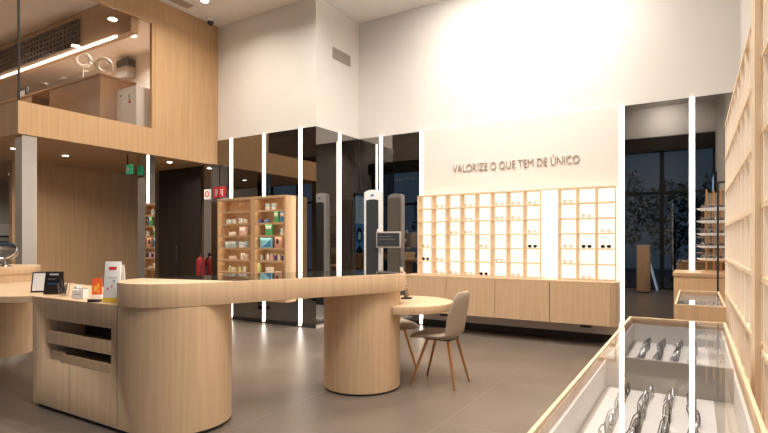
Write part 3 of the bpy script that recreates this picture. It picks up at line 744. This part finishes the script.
for (y0, y1, place) in ((2.045, 3.0, 'far half of long case'), (.65, 2.02, 'near half of long case')):
    tray(y0, y1, A0+.02, A1-.02, None, place)
    n = 5; st = (A1-A0-.04-.06)/n
    for k in range(4):
        cx = A0+.02+.03+st*(k+.25)+st*.52
        yy = y1-.12; i = 0
        while yy > max(y0+.09, 1.15):
            kd = 'steelf' if (i+k) % 3 else 'darkf'
            put(kd, (cx+random.uniform(-.004, .004), yy, .7735), PI/2+random.uniform(-.2, .2),
                f'{DESC[kd]} in {place}, {ORD[k]} row, {ORD[i]} from back', 'glasses lying in the display cases')
            yy -= .155; i += 1
case(-.112, .165, 3.80, 4.925, 'smaller oak display case with glass top behind the long one')
for k in range(2):
    cx = -.04+k*.1
    tag(box('display_strip', 'tray_white', cx-.03, cx+.03, 3.85, 4.88, .7725, .780), f'white flat display strip in the smaller case, {("left", "right")[k]} one', 'display strip', 'white strips in the display cases')

# ------------------------------------------------------------ right wall grid
GX0, GY0, GY1 = .18, .9, 4.32
t = thing('eyewear_shelf_wall', (.3, 2.6, 0), 'tall pale oak compartment wall running along the right edge', 'display shelf')
zs = [2.12-.2345*k for k in range(7)]
box('back_panel', 'led_grid', XW-.035, XW-.001, GY0, GY1, .1, 2.13, t)
m = MB(); k = 0; y = GY1
while y > GY0:
    m.box(GX0+.002, XW-.036, y-.018, y, .712, 2.128); y -= .2345
m.build('uprights', 'grid_pale', t)
m = MB()
for z in zs: m.box(GX0, XW-.036, GY0, GY1, z-.009, z+.009)
m.build('shelves', 'oak_light', t)
box('post', 'oak_light', GX0-.016, GX0-.0005, 2.02, 2.14, .705, 2.135, t)
box('base_cabinet', 'oak_light', GX0+.004, XW-.036, GY0, GY1, .1, .70, t)
# ------------------------------------------------------------ far right: oak plinth, tray rack
t = thing('oak_plinth', (.1, 5.6, 0), 'orange brown wooden plinth at the far right before the mirror', 'plinth')
box('body', 'oak_orange', -.165, .40, 5.35, 5.95, .04, .99, t, bevel=.003)
box('top_board', 'oak_orange', -.172, .407, 5.343, 5.957, .9905, 1.02, t)
box('foot', 'dark_base', -.14, .38, 5.38, 5.92, 0, .0399, t)
t = thing('tray_rack', (.16, 5.6, 1.02), 'tiered rack of clear trays with glasses standing on the oak plinth', 'rack')
MB().box(.05, .28, 5.5, 5.72, 1.0205, 1.035).build('foot', 'oak', t)
for x, y in ((.09, 5.55), (.2, 5.55), (.15, 5.68)): MB().tube([(x, y, 1.035), (x, y, 1.78)], .007).build('rod', 'copper_leg', t)
for k in range(5):
    z = 1.13+k*.115
    MB().lathe([(.10, z), (.135, z+.012), (.137, z+.02), (.13, z+.02), (.10, z+.006)], .15, 5.6, 32).build('tray', 'sign_tray' if 'sign_tray' in M else 'tray_white', t)
for k in range(5):
    z = 1.13+k*.115
    for q in range(2):
        aa = 3.6+q*1.3
        kd = 'steelf'
        put(kd, (.15+.085*math.cos(aa), 5.6+.085*math.sin(aa), z+.007), aa+PI/2, f'{DESC[kd]} on the tray rack, {ORD[4-k]} tray down, {("left", "right")[q]} one', 'glasses on the tray rack')
t = thing('black_frame_stand', (.16, 5.05, 0), 'thin black upright metal frame standing behind the smaller case', 'stand')
MB().box(.155, .17, 5.05, 5.065, .0, 1.8).box(.17, .42, 5.05, 5.065, 1.785, 1.8).box(.405, .42, 5.05, 5.065, 0, 1.785).build('frame', 'black_matte', t)

# ------------------------------------------------------------ measuring tower by the mirrors
tx, ty = -4.34, 6.83
t = thing('measuring_tower', (tx, ty, 0), 'tall white optical measuring tower with arched top and a tablet', 'optical device', rz=.15)
def arch(w, z0, z1, rise, n=12):
    return [(-w, z0), (w, z0)]+[(w*math.cos(PI*i/n), z1-rise+rise*math.sin(PI*i/n)) for i in range(n+1)]
RX = Matrix.Rotation(PI/2, 4, 'X')
MB().prism(arch(.145, .04, 2.12, .05), -.05, .05, RX).build('column_body', 'white_plastic', t, world=False, bevel=.006)
MB().prism(arch(.105, .25, 1.97, .02), .0502, .054, RX).build('front_mirror', 'screen_dark', t, world=False)
MB().prism(arch(.13, .1, 2.05, .04), -.075, -.0505, RX).build('back_cover', 'grey_plastic', t, world=False)
MB().box(-.2, .2, -.2, .16, 0, .0395).build('base_plate', 'white_plastic', t, world=False, bevel=.004)
MB().box(-.025, .025, -.0565, -.0545, 2.02, 2.05).build('badge', 'blue_box', t, world=False)
tb = MB().box(.10, .51, -.135, -.11, 1.21, 1.46).build('tablet', 'grey_plastic', t, world=False, bevel=.008)
MB().box(.122, .488, -.1375, -.1352, 1.232, 1.438).build('screen', 'screen_dark', tb, world=False)
MB().box(.15, .41, -.139, -.1376, 1.34, 1.343).box(.15, .35, -.139, -.1376, 1.38, 1.383).build('screen_lines', 'grey_plastic', tb, world=False)
MB().box(.11, .14, -.1095, -.0545, 1.30, 1.36).build('bracket', 'white_plastic', t, world=False)
MB().box(.11, .15, -.12, -.10, 1.461, 1.50).build('sensor', 'white_plastic', t, world=False)

# ------------------------------------------------------------ mezzanine contents
t = thing('mezzanine_cabinet', (-9.5, 4.8, 2.84), 'tall wooden cabinet run behind the mezzanine glass', 'cabinet')
m = MB(); m.box(-12.5, -10.05, 4.52, 5.1, 2.841, 3.9).box(-9.45, -7.92, 4.52, 5.1, 2.841, 3.9).box(-10.05, -9.45, 4.9, 5.1, 2.841, 3.9); m.build('carcass', 'oak_orange', t)
box('top_board', 'oak_orange', -12.5, -7.9, 4.5, 5.12, 3.901, 3.93, t)
t = thing('appliance', (-7.45, 4.85, 2.84), 'white box shaped appliance with energy label behind the mezzanine glass', 'appliance')
box('casing', 'white_plastic', -7.70, -7.2, 4.66, 5.05, 2.842, 3.67, t, bevel=.012)
MB().box(-7.40, -7.30, 4.655, 4.6595, 3.38, 3.56).build('energy_label', 'paper', t)
for k, mm in enumerate(('blue_box', 'green_box', 'lime_box', 'yellow_card', 'orange_card', 'red_sign')):
    box('label_bar', mm, -7.39, -7.37+.008*k+.01, 4.652, 4.6549, 3.53-k*.022, 3.545-k*.022, t)
box('badge', 'dark_plastic', -7.62, -7.56, 4.655, 4.6595, 3.55, 3.565, t)
for (x, y, z, lab) in ((-9.20, 4.95, 4.50, 'white ring shaped magnifier lamp at left on the mezzanine cabinet'), (-8.55, 4.95, 4.28, 'white ring shaped magnifier lamp at right on the mezzanine cabinet')):
    t = thing('ring_lamp', (x, y, 3.93), lab, 'lamp', 'ring lamps on the mezzanine cabinet')
    MB().tube([(x+.11*.486*math.cos(2*PI*i/28), y+.11*.874*math.cos(2*PI*i/28), z+.11*math.sin(2*PI*i/28)) for i in range(28)], .036, 10, True).build('ring', 'white_plastic', t)
    MB().lathe([(.07, 3.931), (.07, 3.945), (.012, 3.95), (.012, z-.14)], x, y).build('stand', 'white_plastic', t)
    MB().tube([(x-.06, y-.12, z), (x-.09, y-.18, z+.07), (x-.1, y-.2, z+.1)], .014).build('arm', 'white_plastic', t)
t = thing('black_monitor', (-9.7, 6.0, 4.7), 'black rectangular device on the mezzanine wall beside the ring lamps', 'monitor')
box('casing', 'dark_plastic', -9.93, -9.55, 6.0, 6.165, 4.78, 4.93, t); box('screen', 'grey_plastic', -9.93, -9.55, 5.99, 6.165, 4.57, 4.779, t)
for k, (x, w_, h_, mm, cc) in enumerate(((-10.9, .35, .28, 'dark_plastic', 'dark grey monitor'), (-10.2, .2, .10, 'white_plastic', 'white tray of parts'), (-9.8, .12, .13, 'chrome', 'steel tool holder'), (-9.0, .14, .06, 'red', 'red and white stapler'))):
    t = thing('workbench_item', (x, 4.75, 3.93), f'{cc} on top of the mezzanine cabinet', 'tool')
    box('body', mm, x-w_/2, x+w_/2, 4.72, 4.78, 3.9305, 3.93+h_, t, bevel=.008)
    box('front_plate', 'white_plastic', x-w_*.4, x+w_*.4, 4.715, 4.7195, 3.94, 3.93+h_*.8, t)

# ------------------------------------------------------------ left wall ledge with small things
t = thing('wall_ledge', (-12.9, 5.3, 1.3), 'thin dark display ledge on the far left wall', 'shelf')
box('board', 'dark_plastic', -12.999, -12.85, 4.9, 5.9, 1.30, 1.32, t)
for y in (5.0, 5.4, 5.75): MB().box(-12.999, -12.86, y, y+.012, 1.2, 1.2999).build('bracket', 'dark_plastic', t)
t = thing('wall_picture', (-12.99, 5.4, 1.6), 'small framed notice above the dark ledge at far left', 'picture')
box('frame', 'dark_plastic', -12.999, -12.985, 5.0, 5.8, 1.40, 1.44, t); box('sheet', 'paper', -12.999, -12.988, 5.05, 5.75, 1.445, 1.7, t)

# ------------------------------------------------------------ street front behind the camera (seen in the mirrors)
struct(box('wall_front', 'white_wall', XL, XW, YF-.12, YF, 4.15, CE))
n = 11; wv = (XW-XL)/n
for k in range(n):
    a = XL+k*wv; o = struct(box(f'window_{k+3}', 'glass_facade', a+.05, a+wv-.05, YF-.07, YF-.06, .05, 4.05), 'tall shopfront glass pane')
    m = MB(); m.box(a, a+.05, YF-.1, YF-.01, 0, 4.15).box(a+wv-.05, a+wv, YF-.1, YF-.01, 0, 4.15).box(a+.05, a+wv-.05, YF-.1, YF-.01, 4.05, 4.15).box(a+.05, a+wv-.05, YF-.1, YF-.01, 0, .05).box(a+.05, a+wv-.05, YF-.09, YF-.02, 2.6, 2.68)
    m.build('window_frame', 'black_frame', o)
struct(box('wall_header', 'black_matte', XL, XW, YF-.001, YF+.25, 3.75, 4.14))
tag(box('street_pavement', 'pavement', -16, 6, -14, YF-.12, -.12, -.02), 'grey pavement outside the shopfront', 'pavement', kind='structure')
for i, (x, y, h_) in enumerate(((-.6, -4.2, 3.0), (-2.2, -5.2, 3.6), (.8, -5.5, 3.4), (-5.5, -5.0, 3.4), (-9.5, -5.2, 3.2))):
    t = thing('street_tree', (x, y, -.02), ['leafy dark tree outside the entrance, nearest the glass', 'leafy dark tree second from the entrance door side', 'leafy dark tree outside beyond the right wall line', 'leafy dark tree outside the middle of the shopfront', 'leafy dark tree outside the far left shopfront'][i], 'tree', 'trees outside the shopfront')
    MB().tube([(x, y, -.02), (x+.05, y, h_*.5), (x, y, h_*.8)], .07, 10, r1=.03).build('trunk', 'bark', t)
    b = MB()
    for k in range(900):
        v = Vector((random.gauss(0, 1), random.gauss(0, 1), random.gauss(0, 1))).normalized()*random.uniform(.3, 1)**.5
        c = Vector((x, y, h_*.68))+Vector((v.x*.9, v.y*.8, v.z*h_*.42))
        mx = Matrix.Translation(c) @ Matrix.Rotation(random.uniform(0, 6), 4, Vector((random.random(), random.random(), random.random()+.1)))
        vs = [b.b.verts.new(mx @ Vector(q)) for q in ((-.09, 0, 0), (0, -.04, .01), (.09, 0, 0), (0, .04, .01))]
        b.b.faces.new(vs)
    b.build('foliage', 'foliage', t)
# banner screen far left in the front, podium, leaning sign
t = thing('poster_screen', (XW-.05, -.83, 0), 'tall blue lit poster with two dark portraits on the right wall by the entrance', 'screen')
box('casing', 'black_matte', XW-.06, XW-.001, -1.36, -.30, 0, 3.0, t)
box('panel', 'poster_blue', XW-.064, XW-.0605, -1.32, -.34, .2, 2.95, t)
box('pale_pane', 'poster_pale', XW-.068, XW-.0645, -1.32, -.34, 1.95, 2.9, t)
RY = Matrix(((0, 0, 1, XW-.069), (1, 0, 0, 0), (0, 1, 0, 0), (0, 0, 0, 1)))     # (u, v, w) -> (w, u, v)
for cy, cz in ((-1.08, 1.45), (-.58, 1.55)):
    MB().prism([(cy-.20, .25), (cy+.20, .25), (cy+.20, 1.0), (cy, 1.2), (cy-.20, 1.0)], -.003, .004, RY).build('portrait_shoulders', 'poster_dark', t)
    MB().prism([(cy+.18*math.cos(2*PI*i/20), cz+.27*math.sin(2*PI*i/20)) for i in range(20)], -.006, -.0031, RY).build('portrait_hair', 'poster_dark', t)
    MB().prism([(cy+.10*math.cos(2*PI*i/20), cz-.03+.15*math.sin(2*PI*i/20)) for i in range(20)], -.009, -.0061, RY).build('portrait_face', 'poster_pale', t)
t = thing('entrance_podium', (-1.1, -.35, 0), 'narrow pale oak podium near the entrance', 'podium')
box('body', 'oak', -1.28, -.98, -.55, -.25, .03, 1.2, t, bevel=.003); box('top_board', 'white_plastic', -1.29, -.97, -.56, -.24, 1.2005, 1.22, t); box('foot', 'dark_base', -1.25, -1.01, -.52, -.28, 0, .0299, t)
t = thing('folding_sign', (-.9, -1.1, 0), 'white folding pavement sign by the entrance', 'sign')
R = Matrix.Translation((-.85, -1.05, 0)) @ Matrix.Rotation(math.radians(-14), 4, 'Y')
MB().box(-.01, .01, -.25, .25, .02, 1.25, R).build('board', 'sign_white', t)
R2 = Matrix.Translation((-.40, -1.05, 0)) @ Matrix.Rotation(math.radians(14), 4, 'Y')
MB().box(-.01, .01, -.25, .25, .02, 1.0, R2).build('back_board', 'black_matte', t)
